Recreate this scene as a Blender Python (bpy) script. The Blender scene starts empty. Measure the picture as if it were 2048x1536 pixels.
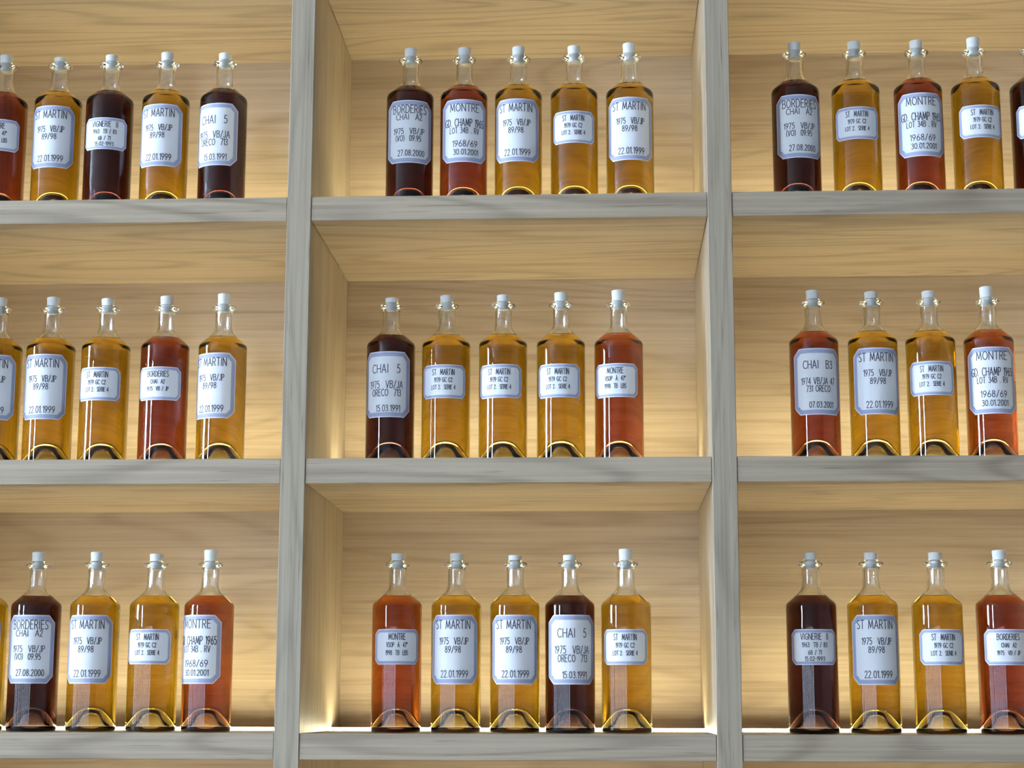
import bpy, bmesh, math, random
from mathutils import Matrix, Vector

random.seed(7)
SC = bpy.context.scene
COL = SC.collection
Z0 = 1.5                      # floor to the camera's eye level

# ------------------------------------------------------------------ camera, exposure, light
cam_data = bpy.data.cameras.new('camera')
cam_data.sensor_width = 36.0
cam_data.lens = 36.0 * 3595.96 / 2048.0
cam_data.clip_start = 0.05
cam = bpy.data.objects.new('camera', cam_data)
COL.objects.link(cam)
_r = Vector((0.998706, 0.0508066, 0.0022389))
_u = Vector((0.0067475, -0.1760132, 0.9843647))
_f = Vector((-0.0504063, 0.9830758, 0.1761282))
cam.matrix_world = Matrix(((_r.x, _u.x, -_f.x, 0.1176),
                           (_r.y, _u.y, -_f.y, -2.6),
                           (_r.z, _u.z, -_f.z, Z0 - 0.0013),
                           (0, 0, 0, 1)))
SC.camera = cam
SC.view_settings.view_transform = 'Standard'
SC.view_settings.look = 'None'
SC.view_settings.exposure = 1.1
SC.view_settings.gamma = 1.0
SC.view_settings.use_curve_mapping = False
SC.cycles.use_denoising = True
SC.cycles.max_bounces = 14
SC.cycles.diffuse_bounces = 4
SC.cycles.glossy_bounces = 4
SC.cycles.transmission_bounces = 12
SC.cycles.sample_clamp_indirect = 40.0
SC.cycles.blur_glossy = 0.5

SKY_SIDE = 52.0               # daylight in the two side windows
SKY_BACK = 4.9                # daylight in the windows behind the camera
SKY_COL = (0.58, 0.75, 1.0)
LED_POWER = 29.0
LED_COL = (1.0, 0.92, 0.60)

world = bpy.data.worlds.new('world')
SC.world = world
world.use_nodes = True
world.node_tree.nodes['Background'].inputs[0].default_value = (0.62, 0.80, 1.0, 1)
world.node_tree.nodes['Background'].inputs[1].default_value = 0.6

# ------------------------------------------------------------------ materials
def new_mat(name):
    m = bpy.data.materials.new(name)
    m.use_nodes = True
    nt = m.node_tree
    for n in list(nt.nodes):
        nt.nodes.remove(n)
    out = nt.nodes.new('ShaderNodeOutputMaterial')
    return m, nt, out

def plain(name, col, rough=0.6, metal=0.0, noise=0.06, scale=60.0):
    m, nt, out = new_mat(name)
    b = nt.nodes.new('ShaderNodeBsdfPrincipled')
    b.inputs['Roughness'].default_value = rough
    b.inputs['Metallic'].default_value = metal
    tc = nt.nodes.new('ShaderNodeTexCoord')
    nz = nt.nodes.new('ShaderNodeTexNoise')
    nz.inputs['Scale'].default_value = scale
    nz.inputs['Detail'].default_value = 3
    nt.links.new(tc.outputs['Object'], nz.inputs['Vector'])
    mix = nt.nodes.new('ShaderNodeMix'); mix.data_type = 'RGBA'
    nt.links.new(nz.outputs['Fac'], mix.inputs['Factor'])
    mix.inputs['A'].default_value = tuple(max(0, c * (1 - noise)) for c in col) + (1,)
    mix.inputs['B'].default_value = tuple(min(1, c * (1 + noise)) for c in col) + (1,)
    nt.links.new(mix.outputs['Result'], b.inputs['Base Color'])
    nt.links.new(b.outputs['BSDF'], out.inputs['Surface'])
    return m

def emit(name, col, power):
    m, nt, out = new_mat(name)
    e = nt.nodes.new('ShaderNodeEmission')
    e.inputs['Color'].default_value = (*col, 1)
    e.inputs['Strength'].default_value = power
    nt.links.new(e.outputs['Emission'], out.inputs['Surface'])
    return m

def wood(name, axis, light, dark, pores=0.35, figure=0.5, rough=0.45):
    """oak veneer, grain along the given world axis"""
    m, nt, out = new_mat(name)
    N, L = nt.nodes.new, nt.links.new
    geo = N('ShaderNodeNewGeometry')
    oi = N('ShaderNodeObjectInfo')
    add = N('ShaderNodeVectorMath'); add.operation = 'MULTIPLY_ADD'
    comb = N('ShaderNodeCombineXYZ')
    for k in range(3):
        L(oi.outputs['Random'], comb.inputs[k])
    L(comb.outputs[0], add.inputs[0])
    add.inputs[1].default_value = (7.3, 5.1, 9.7)
    L(geo.outputs['Position'], add.inputs[2])

    def stretched(along, across, detail, dist=0.0, rough_=0.55):
        mp = N('ShaderNodeMapping')
        s = [across] * 3
        s['xyz'.index(axis)] = along
        mp.inputs['Scale'].default_value = s
        L(add.outputs[0], mp.inputs['Vector'])
        nz = N('ShaderNodeTexNoise')
        nz.inputs['Scale'].default_value = 1.0
        nz.inputs['Detail'].default_value = detail
        nz.inputs['Roughness'].default_value = rough_
        nz.inputs['Distortion'].default_value = dist
        L(mp.outputs[0], nz.inputs['Vector'])
        return nz.outputs['Fac']

    def math_(op, a, b=None, c=None):
        n = N('ShaderNodeMath'); n.operation = op
        for i, v in enumerate((a, b, c)):
            if v is None: continue
            if isinstance(v, (int, float)): n.inputs[i].default_value = v
            else: L(v, n.inputs[i])
        return n.outputs[0]

    base = stretched(0.9, 7.0, 1.5, 0.25)
    rings = math_('SINE', math_('MULTIPLY', base, 75.0))           # growth rings: contour lines of a slow field
    rings = math_('POWER', math_('MULTIPLY_ADD', rings, 0.5, 0.5), 4.0)
    fine = stretched(2.2, 170.0, 4.0, 0.0, 0.7)
    broad = stretched(0.7, 11.0, 3.0, 0.6)
    pore = stretched(9.0, 340.0, 2.0)
    fac = math_('ADD', math_('MULTIPLY', rings, 0.30 * figure), math_('MULTIPLY', fine, 0.90))
    fac = math_('ADD', fac, math_('MULTIPLY', broad, 0.42))
    fac = math_('SUBTRACT', fac, 0.27 + 0.08 * figure)
    ramp = N('ShaderNodeMapRange')
    ramp.inputs['From Min'].default_value = 0.12
    ramp.inputs['From Max'].default_value = 0.78
    L(fac, ramp.inputs['Value'])
    mix = N('ShaderNodeMix'); mix.data_type = 'RGBA'
    L(ramp.outputs[0], mix.inputs['Factor'])
    mix.inputs['A'].default_value = (*light, 1)
    mix.inputs['B'].default_value = (*dark, 1)
    pr = N('ShaderNodeMapRange')
    pr.inputs['From Min'].default_value = 0.64
    pr.inputs['From Max'].default_value = 0.74
    pr.inputs['To Max'].default_value = pores
    L(pore, pr.inputs['Value'])
    mix2 = N('ShaderNodeMix'); mix2.data_type = 'RGBA'
    L(pr.outputs[0], mix2.inputs['Factor'])
    L(mix.outputs['Result'], mix2.inputs['A'])
    mix2.inputs['B'].default_value = (*[c * 0.55 for c in dark], 1)
    b = N('ShaderNodeBsdfPrincipled')
    b.inputs['Roughness'].default_value = rough
    b.inputs['Specular IOR Level'].default_value = 0.35
    L(mix2.outputs['Result'], b.inputs['Base Color'])
    bump = N('ShaderNodeBump')
    bump.inputs['Strength'].default_value = 0.25
    bump.inputs['Distance'].default_value = 0.0006
    bump.invert = True
    L(ramp.outputs[0], bump.inputs['Height'])
    L(bump.outputs[0], b.inputs['Normal'])
    L(b.outputs['BSDF'], out.inputs['Surface'])
    return m

OAK_L, OAK_D = (0.60, 0.475, 0.325), (0.33, 0.235, 0.15)
M_BACK = wood('oak_back', 'x', (0.60, 0.478, 0.335), (0.34, 0.245, 0.155), 0.25, 0.5)
M_SHELF = wood('oak_shelf', 'x', (0.54, 0.435, 0.305), (0.27, 0.205, 0.138), 0.60, 0.85)
M_POST = wood('oak_upright', 'z', (0.54, 0.447, 0.317), (0.26, 0.205, 0.14), 0.75, 0.45)
M_METAL = plain('white_profile', (0.80, 0.80, 0.78), 0.4)
M_LED = emit('led_light', LED_COL, LED_POWER)
M_CORK = plain('pale_cork', (0.78, 0.78, 0.72), 0.75, 0, 0.10, 240.0)
M_PAPER = plain('white_paper', (0.88, 0.88, 0.88), 0.42, 0, 0.02)
M_INK = plain('dark_ink', (0.04, 0.04, 0.065), 0.6)
M_LILAC = plain('lilac_print', (0.48, 0.48, 0.70), 0.55, 0, 0.03)
M_LINE = plain('slate_print', (0.19, 0.21, 0.33), 0.55, 0, 0.03)
M_PALE = plain('pale_blue_print', (0.52, 0.56, 0.70), 0.55, 0, 0.03)
M_WALL = plain('white_plaster', (0.40, 0.39, 0.37), 0.8, 0, 0.03, 8.0)
M_CEIL = plain('white_ceiling', (0.45, 0.45, 0.44), 0.8, 0, 0.02, 8.0)
M_FLOOR = wood('floor_oak', 'y', (0.34, 0.25, 0.17), (0.22, 0.15, 0.10), 0.3, 0.5)
M_WIN_SIDE = emit('daylight_side', SKY_COL, SKY_SIDE)
M_WIN_BACK = emit('daylight_back', SKY_COL, SKY_BACK)
M_FRAME = plain('dark_window_frame', (0.10, 0.10, 0.11), 0.45)

def glass_mat(name, ior, col=(1, 1, 1)):
    m, nt, out = new_mat(name)
    g = nt.nodes.new('ShaderNodeBsdfGlass')
    g.inputs['IOR'].default_value = ior
    g.inputs['Roughness'].default_value = 0.0
    g.inputs['Color'].default_value = (*col, 1)
    nt.links.new(g.outputs['BSDF'], out.inputs['Surface'])
    return m, nt, out

M_GLASS = glass_mat('clear_glass', 1.50, (0.985, 0.99, 0.985))[0]

def liquid_mats(name, trans):
    """trans: colour left after 65 mm of spirit. Returns (glass side, free surface)."""
    res = []
    sig = [-math.log(t) / 0.065 for t in trans]
    d = max(sig) * 1.02
    for tag, ior in (('side', 1.365 / 1.5), ('surface', 1.365)):
        m, nt, out = glass_mat(name + '_' + tag, ior)
        v = nt.nodes.new('ShaderNodeVolumeAbsorption')
        v.inputs['Color'].default_value = (*[1 - s / d for s in sig], 1)
        v.inputs['Density'].default_value = d
        nt.links.new(v.outputs['Volume'], out.inputs['Volume'])
        res.append(m)
    return res

LIQ = {'amber': liquid_mats('amber_spirit', (0.49, 0.285, 0.014)),
       'red': liquid_mats('red_spirit', (0.25, 0.047, 0.012)),
       'orange': liquid_mats('orange_spirit', (0.35, 0.078, 0.010)),
       'brown': liquid_mats('dark_spirit', (0.042, 0.008, 0.006))}

# ------------------------------------------------------------------ helpers
def add_box(bm, x0, x1, y0, y1, z0, z1, mi=0, bevel=0.0):
    vs = [bm.verts.new(p) for p in ((x0, y0, z0), (x1, y0, z0), (x1, y1, z0), (x0, y1, z0),
                                    (x0, y0, z1), (x1, y0, z1), (x1, y1, z1), (x0, y1, z1))]
    fs = [bm.faces.new([vs[i] for i in q]) for q in
          ((0, 3, 2, 1), (4, 5, 6, 7), (0, 1, 5, 4), (1, 2, 6, 5), (2, 3, 7, 6), (3, 0, 4, 7))]
    for f in fs:
        f.material_index = mi
    if bevel:
        es = list({e for f in fs for e in f.edges})
        bmesh.ops.bevel(bm, geom=es, offset=bevel, segments=1, affect='EDGES')

def to_mesh(name, bm, mats, smooth=False):
    me = bpy.data.meshes.new(name)
    bm.to_mesh(me); bm.free()
    for m in (mats if isinstance(mats, (list, tuple)) else [mats]):
        me.materials.append(m)
    if smooth:
        for p in me.polygons:
            p.use_smooth = True
    return me

def link(name, me, parent=None):
    o = bpy.data.objects.new(name, me)
    COL.objects.link(o)
    if parent is not None:
        o.parent = parent
    return o

def box_obj(name, dims, mat, parent=None, bevel=0.0):
    bm = bmesh.new()
    add_box(bm, *dims, bevel=bevel)
    return link(name, to_mesh(name, bm, mat), parent)

def structure(o):
    o['kind'] = 'structure'
    return o

def lathe(bm, prof, seg, mi=0, close_start=False, close_end=False):
    """profile [(r, z)] in metres turned about Z; faces point out when the profile runs upward"""
    rings = []
    for r, z in prof:
        if r < 1e-6:
            rings.append([bm.verts.new((0, 0, z))])
        else:
            rings.append([bm.verts.new((r * math.cos(2 * math.pi * k / seg), r * math.sin(2 * math.pi * k / seg), z))
                          for k in range(seg)])
    for a, b in zip(rings, rings[1:]):
        for k in range(seg):
            k2 = (k + 1) % seg
            if len(a) == 1 and len(b) == 1:
                continue
            if len(a) == 1:
                f = bm.faces.new((a[0], b[k2], b[k]))
            elif len(b) == 1:
                f = bm.faces.new((a[k], a[k2], b[0]))
            else:
                f = bm.faces.new((a[k], a[k2], b[k2], b[k]))
            f.material_index = mi
            f.smooth = True
    return rings

# ------------------------------------------------------------------ the room (behind and around the camera)
RX0, RX1, RY0, RY1, RZ1 = -5.2, 4.2, -7.2, 0.46, 3.6
structure(box_obj('floor', (RX0, RX1, RY0, RY1, -0.1, 0.0), M_FLOOR))
structure(box_obj('ceiling', (RX0, RX1, RY0, RY1, RZ1, RZ1 + 0.1), M_CEIL))
structure(box_obj('wall_left', (RX0 - 0.1, RX0, RY0, RY1, 0.0, RZ1), M_WALL))
structure(box_obj('wall_right', (RX1, RX1 + 0.1, RY0, RY1, 0.0, RZ1), M_WALL))
structure(box_obj('wall_back', (RX0, RX1, RY0 - 0.1, RY0, 0.0, RZ1), M_WALL))
structure(box_obj('wall_front', (RX0, RX1, RY1, RY1 + 0.1, 0.0, RZ1), M_WALL))

def window_x(n, y0, y1, z0, z1, bars, bw, mat):
    """window in the left wall: root mesh is the frame, the lit pane is its child"""
    bm = bmesh.new()
    t, x0, x1 = 0.05, RX0, RX0 + 0.06
    add_box(bm, x0, x1, y0, y1, z0, z0 + t); add_box(bm, x0, x1, y0, y1, z1 - t, z1)
    add_box(bm, x0, x1, y0, y0 + t, z0 + t, z1 - t); add_box(bm, x0, x1, y1 - t, y1, z0 + t, z1 - t)
    for k in range(1, bars):
        y = y0 + (y1 - y0) * k / bars
        add_box(bm, x0, x1, y - bw / 2, y + bw / 2, z0 + t, z1 - t)
    w = structure(link('window_%d' % n, to_mesh('window_frame', bm, M_FRAME)))
    p = box_obj('pane', (x0 + 0.005, x0 + 0.02, y0 + t, y1 - t, z0 + t, z1 - t), mat, w)

def window_y(n, x0, x1, z0, z1, bars, bw, mat):
    bm = bmesh.new()
    t, y0, y1 = 0.05, RY0, RY0 + 0.06
    add_box(bm, x0, x1, y0, y1, z0, z0 + t); add_box(bm, x0, x1, y0, y1, z1 - t, z1)
    add_box(bm, x0, x0 + t, y0, y1, z0 + t, z1 - t); add_box(bm, x1 - t, x1, y0, y1, z0 + t, z1 - t)
    for k in range(1, bars):
        x = x0 + (x1 - x0) * k / bars
        add_box(bm, x - bw / 2, x + bw / 2, y0, y1, z0 + t, z1 - t)
    w = structure(link('window_%d' % n, to_mesh('window_frame', bm, M_FRAME)))
    p = box_obj('pane', (x0 + t, x1 - t, y0 + 0.005, y0 + 0.02, z0 + t, z1 - t), mat, w)

window_x(1, -1.95, -1.15, Z0 + 0.45, Z0 + 1.95, 1, 0.04, M_WIN_SIDE)
window_x(2, -4.9, -4.3, Z0 + 0.45, Z0 + 1.95, 1, 0.04, M_WIN_SIDE)
window_x(3, -3.0, -1.0, Z0 - 0.75, Z0 + 0.40, 4, 0.26, M_WIN_BACK)
window_x(4, -6.8, -3.6, Z0 - 0.75, Z0 + 0.40, 5, 0.34, M_WIN_BACK)
window_y(5, -4.9, -2.7, Z0 - 0.75, Z0 + 0.60, 4, 0.30, M_WIN_BACK)
window_y(6, -2.3, 0.1, Z0 - 0.75, Z0 + 0.60, 4, 0.36, M_WIN_BACK)

# ------------------------------------------------------------------ the shelf unit
D = 0.3944
P0, P1, P2, P3 = (-0.9865, -0.9505), (-0.3556, -0.3195), (0.2754, 0.3113), (0.9060, 0.9422)
BAYS = [(P0[1], P1[0]), (P1[1], P2[0]), (P2[1], P3[0])]
TOPS = [1.1512, 0.7535, 0.3558, -0.0409, -0.4380]       # shelf tops against eye level
TH = 0.0371
LED_Y0 = 0.286

unit = bpy.data.objects.new('shelf_unit', None)
COL.objects.link(unit)
unit['label'] = 'pale oak wall shelf unit of three lit bays holding rows of bottles'
unit['category'] = 'shelving'

for x0, x1 in (P0, P1, P2, P3):
    box_obj('upright', (x0, x1, 0.0, D + 0.018, 0.0, Z0 + TOPS[0]), M_POST, unit, 0.0007)
for bi, (x0, x1) in enumerate(BAYS):
    g = 0.0006
    for lv, zt in enumerate(TOPS):
        z1 = Z0 + zt
        bm = bmesh.new()
        add_box(bm, x0 + g, x1 - g, 0.0012, LED_Y0 - 0.001, z1 - TH, z1, bevel=0.0008)
        add_box(bm, x0 + g, x1 - g, LED_Y0 - 0.0011, 0.3040, z1 - TH, z1 - 0.009)
        add_box(bm, x0 + g, x1 - g, 0.3040, D, z1 - TH, z1)
        link('shelf', to_mesh('shelf', bm, M_SHELF), unit)
        if 1 <= lv <= 4:
            # recessed profile: the lit face leans to the back, a low rear lip keeps the glare off the foot of the back panel
            bm = bmesh.new()
            add_box(bm, x0 + g, x1 - g, LED_Y0 - 0.0009, 0.3038, z1 - 0.0088, z1 - 0.006)
            add_box(bm, x0 + g, x1 - g, 0.3026, 0.3038, z1 - 0.006, z1 + 0.0050)
            st = link('light_strip', to_mesh('light_strip', bm, M_METAL), unit)
            bm = bmesh.new()
            q = [(LED_Y0, z1 - 0.0058), (0.2945, z1 - 0.0058), (0.2945, z1 - 0.0016), (LED_Y0, z1 + 0.0026)]
            va = [bm.verts.new((x0 + g, y, z)) for y, z in q]
            vb = [bm.verts.new((x1 - g, y, z)) for y, z in q]
            bm.faces.new(va); bm.faces.new(vb[::-1])
            for k in range(4):
                bm.faces.new((va[k], vb[k], vb[(k + 1) % 4], va[(k + 1) % 4]))
            bmesh.ops.recalc_face_normals(bm, faces=bm.faces)
            link('diffuser', to_mesh('diffuser', bm, M_LED), st)
            zb = z1
            za = Z0 + TOPS[lv - 1] - TH
            box_obj('back_panel', (x0 + 0.0002, x1 - 0.0002, D, D + 0.018, zb - TH, za + TH * 0.5 if lv == 1 else za - 0.0001), M_BACK, unit)

# ------------------------------------------------------------------ bottle meshes
K = 0.984e-3                  # profile millimetres to metres
R_BODY = 37.65 * K
PUNT = [(0, 33), (4, 32.8), (8, 31.8), (11, 29.9), (13.6, 27), (16.5, 22.5), (20, 16.5), (24, 9.5), (27.5, 4.6),
        (30.5, 1.4), (32.5, 0.2), (34, 0), (35.8, 0.8), (37.0, 2.6), (37.5, 5.5), (37.65, 10)]
BODY = [(37.65, 40), (37.65, 100), (37.65, 150), (37.65, 187), (37.4, 189.8), (36.4, 192.4), (34.4, 194.6), (29.3, 199.2),
        (24.2, 203.7), (19.6, 207.8), (16.6, 211), (14.8, 214.2), (13.8, 218), (13.3, 223), (13.1, 232), (13.05, 243),
        (13.2, 247.0), (14.4, 248.6), (17.0, 249.3), (18.6, 250.6), (18.9, 252.2), (18.3, 253.7), (16.2, 254.7), (13.6, 255.4), (12.9, 256.4),
        (12.2, 257.2), (11.0, 257.6), (10.1, 257.0)]
INNER = [(9.7, 254), (9.6, 240), (9.7, 224), (10.2, 218.5), (11.4, 214.6), (13.6, 211.4), (17.3, 207.7), (21.9, 203.5)]
LIQ_SIDE = [(0, 38.5), (4.5, 38.2), (9, 37.0), (13, 34.5), (16.4, 30.6), (19.6, 25.4), (23.2, 18.8), (26.6, 12.8), (29.4, 9.2),
            (31.4, 8.0), (33.0, 8.6), (34.2, 11.0), (34.75, 15), (34.75, 60), (34.75, 120), (34.75, 186.4), (34.4, 188.4),
            (33.3, 190.4), (31.8, 191.8), (27.0, 196.2), (21.9, 200.8), (20.2, 202.6)]
LIQ_TOP = [(20.2, 202.6), (19.4, 202.2), (18.0, 202.0), (10, 202.0), (0, 202.0)]

def sc(p):
    return [(r * K, z * K) for r, z in p]

INNER[-1] = (20.2, 202.6)
INNER[-2] = (17.0, 205.6)
INNER[-3] = (13.7, 209.3)
INNER[-4] = (11.4, 213.0)
INNER[-5] = (10.2, 217.6)

bm = bmesh.new()
lathe(bm, sc(PUNT + BODY + INNER), 96)
ME_GLASS = to_mesh('glass_body', bm, M_GLASS)
ME_LIQ = {}
for key, (ms, mt) in LIQ.items():
    bm = bmesh.new()
    lathe(bm, sc(LIQ_SIDE), 96, 0)
    lathe(bm, sc(LIQ_TOP), 96, 1)
    bmesh.ops.remove_doubles(bm, verts=bm.verts, dist=1e-6)
    ME_LIQ[key] = to_mesh('spirit', bm, [ms, mt])

def cork_mesh(top):
    """tapered stopper, its foot in the neck and its top the given height (mm) above the base"""
    bm = bmesh.new()
    z0 = 246.0
    lathe(bm, sc([(0, z0), (8.6, z0), (9.35, z0 + 0.8), (9.5, 256.5), (10.3, top - 1.4), (9.9, top - 0.5), (8.8, top), (0, top)]), 40)
    me = to_mesh('cork', bm, M_CORK)
    return me
CORKS = {t: cork_mesh(t) for t in (266, 269, 272, 275)}

# ------------------------------------------------------------------ stroke lettering
F = {
 'A': (.62, [[(0, 0), (.31, 1), (.62, 0)], [(.11, .34), (.51, .34)]]),
 'B': (.52, [[(0, 0), (0, 1), (.3, 1), (.45, .92), (.48, .78), (.43, .65), (.28, .57), (0, .57)], [(.28, .57), (.46, .47), (.52, .3), (.47, .1), (.3, 0), (0, 0)]]),
 'C': (.6, [[(.6, .86), (.48, .97), (.33, 1), (.15, .92), (.03, .7), (0, .5), (.03, .3), (.15, .08), (.33, 0), (.48, .03), (.6, .14)]]),
 'D': (.58, [[(0, 0), (0, 1), (.22, 1), (.43, .9), (.55, .68), (.58, .5), (.55, .32), (.43, .1), (.22, 0), (0, 0)]]),
 'E': (.44, [[(.44, 1), (0, 1), (0, 0), (.44, 0)], [(0, .56), (.36, .56)]]),
 'G': (.62, [[(.6, .86), (.48, .97), (.33, 1), (.15, .92), (.03, .7), (0, .5), (.03, .3), (.15, .08), (.33, 0), (.5, .05), (.61, .18), (.61, .45), (.36, .45)]]),
 'H': (.56, [[(0, 0), (0, 1)], [(.56, 0), (.56, 1)], [(0, .5), (.56, .5)]]),
 'I': (.12, [[(.06, 0), (.06, 1)]]),
 'J': (.34, [[(.34, 1), (.34, .2), (.28, .06), (.16, 0), (.05, .04), (0, .14)]]),
 'K': (.5, [[(0, 0), (0, 1)], [(.5, 1), (0, .42)], [(.14, .56), (.5, 0)]]),
 'L': (.42, [[(0, 1), (0, 0), (.42, 0)]]),
 'M': (.74, [[(0, 0), (.1, 1), (.37, .15), (.64, 1), (.74, 0)]]),
 'N': (.58, [[(0, 0), (0, 1), (.58, 0), (.58, 1)]]),
 'O': (.66, [[(.33, 1), (.15, .92), (.03, .7), (0, .5), (.03, .3), (.15, .08), (.33, 0), (.51, .08), (.63, .3), (.66, .5), (.63, .7), (.51, .92), (.33, 1)]]),
 'P': (.48, [[(0, 0), (0, 1), (.27, 1), (.43, .91), (.48, .74), (.43, .57), (.27, .48), (0, .48)]]),
 'R': (.5, [[(0, 0), (0, 1), (.27, 1), (.43, .91), (.48, .74), (.43, .57), (.27, .48), (0, .48)], [(.24, .48), (.5, 0)]]),
 'S': (.46, [[(.44, .9), (.33, .98), (.2, 1), (.06, .92), (.02, .77), (.09, .62), (.35, .43), (.46, .27), (.42, .09), (.26, 0), (.12, .02), (0, .12)]]),
 'T': (.54, [[(0, 1), (.54, 1)], [(.27, 1), (.27, 0)]]),
 'V': (.58, [[(0, 1), (.29, 0), (.58, 1)]]),
 '0': (.5, [[(.25, 1), (.1, .92), (.02, .7), (0, .5), (.02, .3), (.1, .08), (.25, 0), (.4, .08), (.48, .3), (.5, .5), (.48, .7), (.4, .92), (.25, 1)]]),
 '1': (.18, [[(0, .82), (.17, 1), (.17, 0)]]),
 '2': (.46, [[(.02, .78), (.08, .93), (.23, 1), (.38, .93), (.44, .77), (.38, .58), (0, 0), (.46, 0)]]),
 '3': (.44, [[(.02, .88), (.2, 1), (.36, .93), (.41, .78), (.34, .62), (.18, .56), (.36, .48), (.44, .29), (.37, .08), (.2, 0), (0, .1)]]),
 '4': (.5, [[(.38, 0), (.38, 1), (0, .28), (.5, .28)]]),
 '5': (.44, [[(.4, 1), (.1, 1), (.05, .58), (.22, .64), (.38, .55), (.44, .33), (.37, .09), (.2, 0), (0, .1)]]),
 '6': (.48, [[(.36, 1), (.12, .62), (.01, .36), (.04, .14), (.15, .02), (.3, .01), (.44, .12), (.48, .31), (.42, .5), (.27, .58), (.12, .52), (.03, .38)]]),
 '7': (.44, [[(0, 1), (.44, 1), (.12, 0)]]),
 '8': (.46, [[(.23, 1), (.09, .93), (.04, .78), (.1, .63), (.23, .56), (.36, .63), (.42, .78), (.37, .93), (.23, 1)], [(.23, .56), (.07, .46), (0, .27), (.07, .08), (.23, 0), (.39, .08), (.46, .27), (.39, .46), (.23, .56)]]),
 '9': (.48, [[(.12, 0), (.36, .38), (.47, .64), (.44, .86), (.33, .98), (.18, .99), (.04, .88), (0, .69), (.06, .5), (.21, .42), (.36, .48), (.45, .62)]]),
 '/': (.4, [[(0, -.05), (.4, 1.05)]]),
 '.': (.12, [[(.03, .06), (.09, .06)]]),
 '-': (.26, [[(0, .45), (.26, .45)]]),
 '(': (.16, [[(.16, 1.05), (.03, .75), (0, .5), (.03, .25), (.16, -.05)]]),
 ')': (.16, [[(0, 1.05), (.13, .75), (.16, .5), (.13, .25), (0, -.05)]]),
 'o': (.22, [[(.11, 1), (.0, .9), (.0, .78), (.11, .68), (.22, .78), (.22, .9), (.11, 1)]]),   # degree sign
 'À': (.62, [[(0, 0), (.31, .86), (.62, 0)], [(.11, .3), (.51, .3)], [(.18, 1.14), (.36, .98)]]),
 ' ': (.34, []),
}
GAP = .21

def strokes_of(text):
    x, out = 0.0, []
    for ch in text:
        w, pl = F[ch]
        out += [[(x + px, py) for px, py in p] for p in pl]
        x += w + GAP
    return x - GAP, out

def cyl(u, v, r):
    """label plane (u along the surface, v up, metres) wrapped on the bottle, facing -Y"""
    a = u / R_BODY
    return (r * math.sin(a), -r * math.cos(a), v)

def ribbon(bm, pts, w, r):
    for (x0, y0), (x1, y1) in zip(pts, pts[1:]):
        dx, dy = x1 - x0, y1 - y0
        l = math.hypot(dx, dy)
        if l < 1e-9: continue
        dx, dy = dx / l, dy / l
        x0 -= dx * w * .42; x1 += dx * w * .42; y0 -= dy * w * .42; y1 += dy * w * .42
        nx, ny = -dy * w / 2, dx * w / 2
        q = [(x0 - nx, y0 - ny), (x1 - nx, y1 - ny), (x1 + nx, y1 + ny), (x0 + nx, y0 + ny)]
        bm.faces.new([bm.verts.new(cyl(u, v, r)) for u, v in q])

def octagon(w, h, c, ins):
    """chamfered rectangle outline, inset, with many points along the top and bottom edges"""
    w, h = w / 2 - ins, h / 2 - ins
    c = max(c - ins * 0.586, 0.0005)
    n = 14
    pts = []
    for k in range(n + 1):
        pts.append((-(w - c) + 2 * (w - c) * k / n, h))
    for k in range(1, 4):
        pts.append((w - c + c * k / 3, h - c * k / 3))
    pts.append((w, -(h - c)))
    for k in range(1, 4):
        pts.append((w - c * k / 3, -(h - c) - c * k / 3))
    for k in range(1, n + 1):
        pts.append(((w - c) - 2 * (w - c) * k / n, -h))
    for k in range(1, 4):
        pts.append((-(w - c) - c * k / 3, -h + c * k / 3))
    pts.append((-w, h - c))
    for k in range(1, 3):
        pts.append((-w + c * k / 3, h - c + c * k / 3))
    return pts

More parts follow.
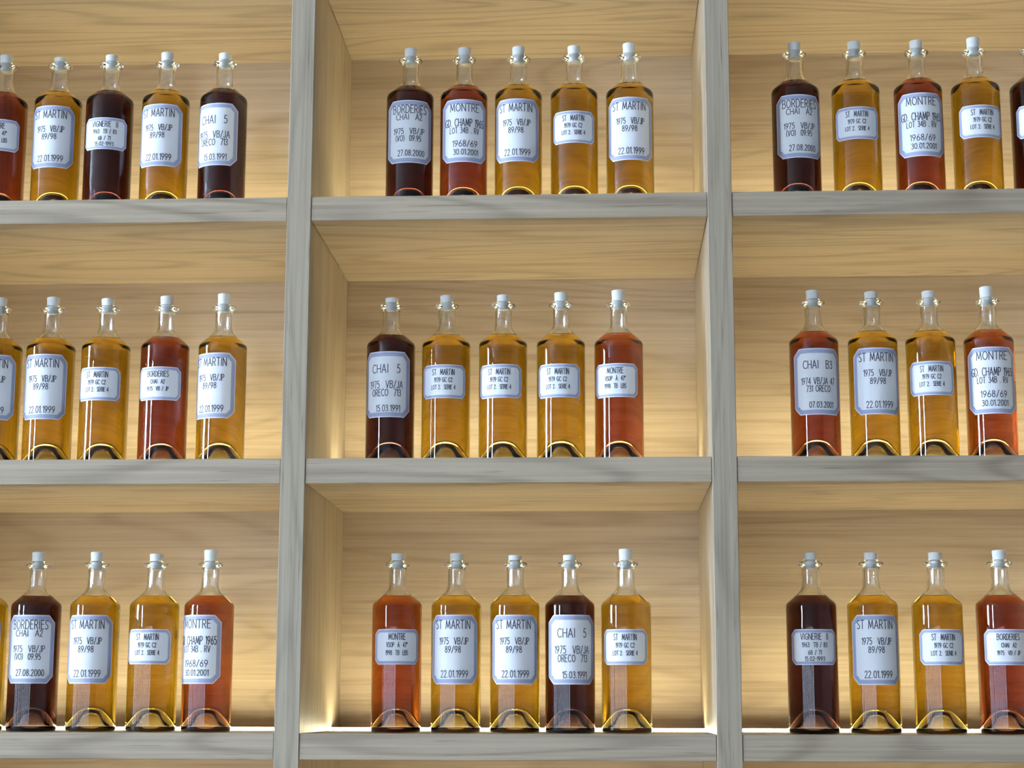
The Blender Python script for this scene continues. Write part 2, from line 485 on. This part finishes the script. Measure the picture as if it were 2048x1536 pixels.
MM = 1e-3
def label_meshes(kind, lines, dot):
    if kind == 'tall':
        w, h, c, zc = 81.0, 101.0, 11.0, 120.8
        rings = [(1.2, 3.5, 1), (3.5, 4.0, 0), (4.0, 5.3, 2), (5.3, 5.8, 0), (5.8, 7.0, 2), (7.0, 7.4, 0)]
        sw = (1.15, 1.02)
    else:
        w, h, c, zc = 75.0, 51.5, 7.0, 124.6
        rings = [(1.0, 2.6, 1), (2.6, 3.1, 0), (3.1, 4.6, 2), (4.6, 4.9, 0)]
        sw = (0.95, 0.85)
    w, h, c, zc = w * MM, h * MM, c * MM, zc * MM
    # paper: strips between the top and the bottom outline
    bm = bmesh.new()
    us = sorted({-w / 2 + c * k / 3 for k in range(4)} | {w / 2 - c * k / 3 for k in range(4)} |
                {-(w / 2 - c) + (w - 2 * c) * k / 16 for k in range(17)})
    us = [u for i, u in enumerate(us) if i == 0 or u - us[i - 1] > 1e-7]
    prev = None
    for u in us:
        t = h / 2 - max(0, abs(u) - (w / 2 - c))
        cur = (bm.verts.new(cyl(u, zc - t, R_BODY + .00022)), bm.verts.new(cyl(u, zc + t, R_BODY + .00022)))
        if prev:
            f = bm.faces.new((prev[0], cur[0], cur[1], prev[1])); f.smooth = True
        prev = cur
    paper = to_mesh('label', bm, M_PAPER)
    bm = bmesh.new()
    for a, b, mi in rings:
        A, B = octagon(w, h, c, a * MM), octagon(w, h, c, b * MM)
        va = [bm.verts.new(cyl(u, zc + v, R_BODY + .00034)) for u, v in A]
        vb = [bm.verts.new(cyl(u, zc + v, R_BODY + .00034)) for u, v in B]
        for k in range(len(A)):
            k2 = (k + 1) % len(A)
            f = bm.faces.new((va[k], vb[k], vb[k2], va[k2])); f.material_index = mi
    border = to_mesh('border', bm, [M_LINE, M_LILAC, M_PALE])
    bm = bmesh.new()
    for text, top, bot, wid, off in lines:
        tw, st = strokes_of(text)
        sx, sy = wid * MM / tw, (bot - top) * MM
        head = (bot - top) > 11 or (kind == 'small' and top < 9)
        for p in st:
            ribbon(bm, [(off * MM - wid * MM / 2 + x * sx, zc + h / 2 - bot * MM + y * sy) for x, y in p],
                   sw[0 if head else 1] * MM, R_BODY + .00046)
    if dot:
        ribbon(bm, [(-31 * MM, zc - h / 2 + 11 * MM), (-30 * MM, zc - h / 2 + 11 * MM)], .9 * MM, R_BODY + .00046)
    ink = to_mesh('lettering', bm, M_INK)
    return paper, border, ink

LABELS = {
 'stm': ('tall', [('ST MARTIN', 8, 20.2, 54, -2), ('1975  VB/JP', 33.5, 43, 44, 0), ('89/98', 46, 55, 23, -1), ('22.01.1999', 81, 91, 41, 1.5)]),
 'chai5': ('tall', [('CHAI  5', 20, 32.8, 44, 0), ('1975  VB/JA', 45.5, 56.3, 53, 0), ('ORECO  713', 58.2, 68.5, 45, 1), ('15.03.1991', 82.5, 92, 36.5, 4)]),
 'bord': ('tall', [('BORDERIES', 8, 20.8, 55, 0), ('CHAI  A2', 22.4, 31.6, 41, -1), ('1975  VB/JP', 45.5, 54.5, 49.5, -1), ('(VO)  09.95', 57, 66, 40, -2), ('27.08.2000', 80.5, 89.7, 42, 3)]),
 'montre': ('tall', [('MONTRE', 7, 19.3, 46, 0), ('GD. CHAMP 1965', 31.5, 43.5, 65, 0), ('LOT 34B . RV', 45.5, 54.6, 47, 0), ('1968/69', 66.5, 76, 39, 1), ('30.01.2001', 80.5, 89, 39, 2.5)]),
 'chaib3': ('tall', [('CHAI  B3', 19, 30.8, 45, 0), ('1974 VB/JA 47', 45.2, 55, 52, 0), ('731 ORECO', 57, 66.3, 36, 0), ('07.03.2001', 81.5, 90.3, 36.5, 4)]),
 'stm_s': ('small', [('ST  MARTIN', 7, 15.8, 34, 0), ('1979 GC C2', 20, 26.8, 27.5, 0), ('LOT 2.  SERIE 4', 31.3, 37.8, 37, 0)]),
 'mon_s': ('small', [('MONTRE', 6.3, 15.4, 24.5, 0), ('VSOP  À  47o', 19.4, 26.2, 31, 0), ('1998  TB  LB5', 31, 37.8, 33, 0)]),
 'vig_s': ('small', [('VIGNERIE  II', 6.2, 15, 41, 0), ('1963  TB / 83', 19.2, 25.8, 37, 0), ('68 / 71', 30.5, 36.8, 19, 0), ('15.02-1993', 39.6, 45.6, 29, 0)]),
 'bord_s': ('small', [('BORDERIES', 6.7, 15.4, 33, 0), ('CHAI  A2', 20, 26, 21.6, 0), ('1975  VB / JP', 31, 37, 33.7, 0)]),
}
ME_LABEL = {k: label_meshes(v[0], v[1], v[0] == 'tall') for k, v in LABELS.items()}

# ------------------------------------------------------------------ bottles
def make_bottle():
    root = bpy.data.objects.new('bottle', None)
    COL.objects.link(root)
    link('glass_body', ME_GLASS, root)
    link('spirit', ME_LIQ['amber'], root)
    link('cork', CORKS[272], root)
    p, b, i = ME_LABEL['stm']
    lab = link('label', p, root)
    link('border', b, lab)
    link('lettering', i, lab)['kind'] = 'stuff'
    return root

def copy_bottle(src):
    root = src.copy(); COL.objects.link(root)
    for ch in src.children:
        c = ch.copy(); COL.objects.link(c); c.parent = root
        for g in ch.children:
            d = g.copy(); COL.objects.link(d); d.parent = c
    return root

# x, colour, label, turn of the label (degrees, + to the right), cork height over the base, what singles it out
SHELVES = {
 ('top', 'left'): [(-.8323, 'red', 'mon_s', -15, 272, 'cut by the photo edge'), (-.7442, 'amber', 'stm', -18.5, 266, 'beside the red one'),
     (-.6611, 'brown', 'vig_s', -11, 269, ''), (-.5712, 'amber', 'stm', -18, 272, 'between two dark ones'), (-.4787, 'brown', 'chai5', -25, 269, '')],
 ('top', 'middle'): [(-.1821, 'brown', 'bord', -1, 272, ''), (-.0973, 'red', 'montre', 1.5, 272, ''), (-.0116, 'amber', 'stm', -5, 272, 'beside the red one'),
     (.0758, 'amber', 'stm_s', -2.5, 272, ''), (.1626, 'amber', 'stm', 1, 275, 'at the end of the row')],
 ('top', 'right'): [(.4202, 'brown', 'bord', 11, 272, ''), (.5132, 'amber', 'stm_s', 2, 272, 'beside the dark tall-labelled one'), (.6093, 'red', 'montre', 7, 272, ''),
     (.6974, 'amber', 'stm_s', 15, 275, 'beside the dark cut-off one'), (.7876, 'brown', 'vig_s', 9, 272, '')],
 ('middle', 'left'): [(-.8205, 'amber', 'stm', -15, 272, 'cut by the photo edge'), (-.7370, 'amber', 'stm', -20, 272, 'beside the cut-off one'), (-.6506, 'amber', 'stm_s', -20, 269, ''),
     (-.5579, 'red', 'bord_s', -16, 272, ''), (-.4680, 'amber', 'stm', -29.5, 275, 'beside the red one')],
 ('middle', 'middle'): [(-.2070, 'brown', 'chai5', -12, 266, ''), (-.1218, 'amber', 'stm_s', -7, 269, 'beside the dark one'), (-.0345, 'amber', 'stm_s', -10, 269, 'centre of three alike'),
     (.0541, 'amber', 'stm_s', -8, 272, 'beside the red one'), (.1421, 'orange', 'mon_s', -9, 275, '')],
 ('middle', 'right'): [(.4380, 'red', 'chaib3', 9, 272, 'beside a tall-labelled amber one'), (.5266, 'amber', 'stm', 11.5, 269, ''), (.6131, 'amber', 'stm_s', 1, 269, ''),
     (.7003, 'orange', 'montre', 6.5, 275, 'beside a small-labelled amber one')],
 ('bottom', 'left'): [(-.8226, 'amber', 'stm', -15, 272, 'cut by the photo edge'), (-.7404, 'brown', 'bord', -14, 272, ''), (-.6502, 'amber', 'stm', -17, 272, 'between dark and amber bottles'),
     (-.5595, 'amber', 'stm_s', -15.5, 269, ''), (-.4763, 'orange', 'montre', -32, 275, '')],
 ('bottom', 'middle'): [(-.1920, 'orange', 'mon_s', 0, 269, ''), (-.1033, 'amber', 'stm', -6, 269, 'beside the red one'), (-.0155, 'amber', 'stm', -1, 266, 'beside the dark one'),
     (.0664, 'brown', 'chai5', 5, 266, ''), (.1499, 'amber', 'stm_s', -3, 275, '')],
 ('bottom', 'right'): [(.4235, 'brown', 'vig_s', 6, 269, ''), (.5134, 'amber', 'stm', 8, 269, ''), (.6078, 'amber', 'stm_s', 12.5, 269, ''), (.7015, 'red', 'bord_s', 13.5, 272, '')],
}
SHELF_Z = {'top': TOPS[1], 'middle': TOPS[2], 'bottom': TOPS[3]}
HUE = {'amber': 'amber', 'red': 'red brown', 'orange': 'red brown', 'brown': 'dark brown'}
BY = 0.098
proto = make_bottle()
used = False
for (level, bay), row in SHELVES.items():
    for x, col, lab, turn, cork, extra in row:
        b = copy_bottle(proto) if used else proto
        used = True
        b.location = (x, BY, Z0 + SHELF_Z[level] + 0.0001)
        b.rotation_euler = (0, 0, math.atan2(0.1176 - x, 2.6 + BY) + math.radians(turn))
        for ch in b.children:
            n = ch.name.split('.')[0]
            if n == 'spirit': ch.data = ME_LIQ[col]
            elif n == 'cork':
                ch.data = CORKS[cork]
                ch.rotation_euler = (0, 0, random.uniform(0, 6.28))
            elif n == 'label':
                p, bo, ink = ME_LABEL[lab]
                ch.data = p
                for g in ch.children:
                    g.data = bo if g.name.startswith('border') else ink
        size = 'tall' if LABELS[lab][0] == 'tall' else 'small'
        b['label'] = '%s bottle with %s label%s, %s shelf of %s bay' % (HUE[col], size, (' ' + extra) if extra else '', level, bay)
        b['category'] = 'bottle'
        b['group'] = 'bottles on the %s shelf of the %s bay' % (level, bay)
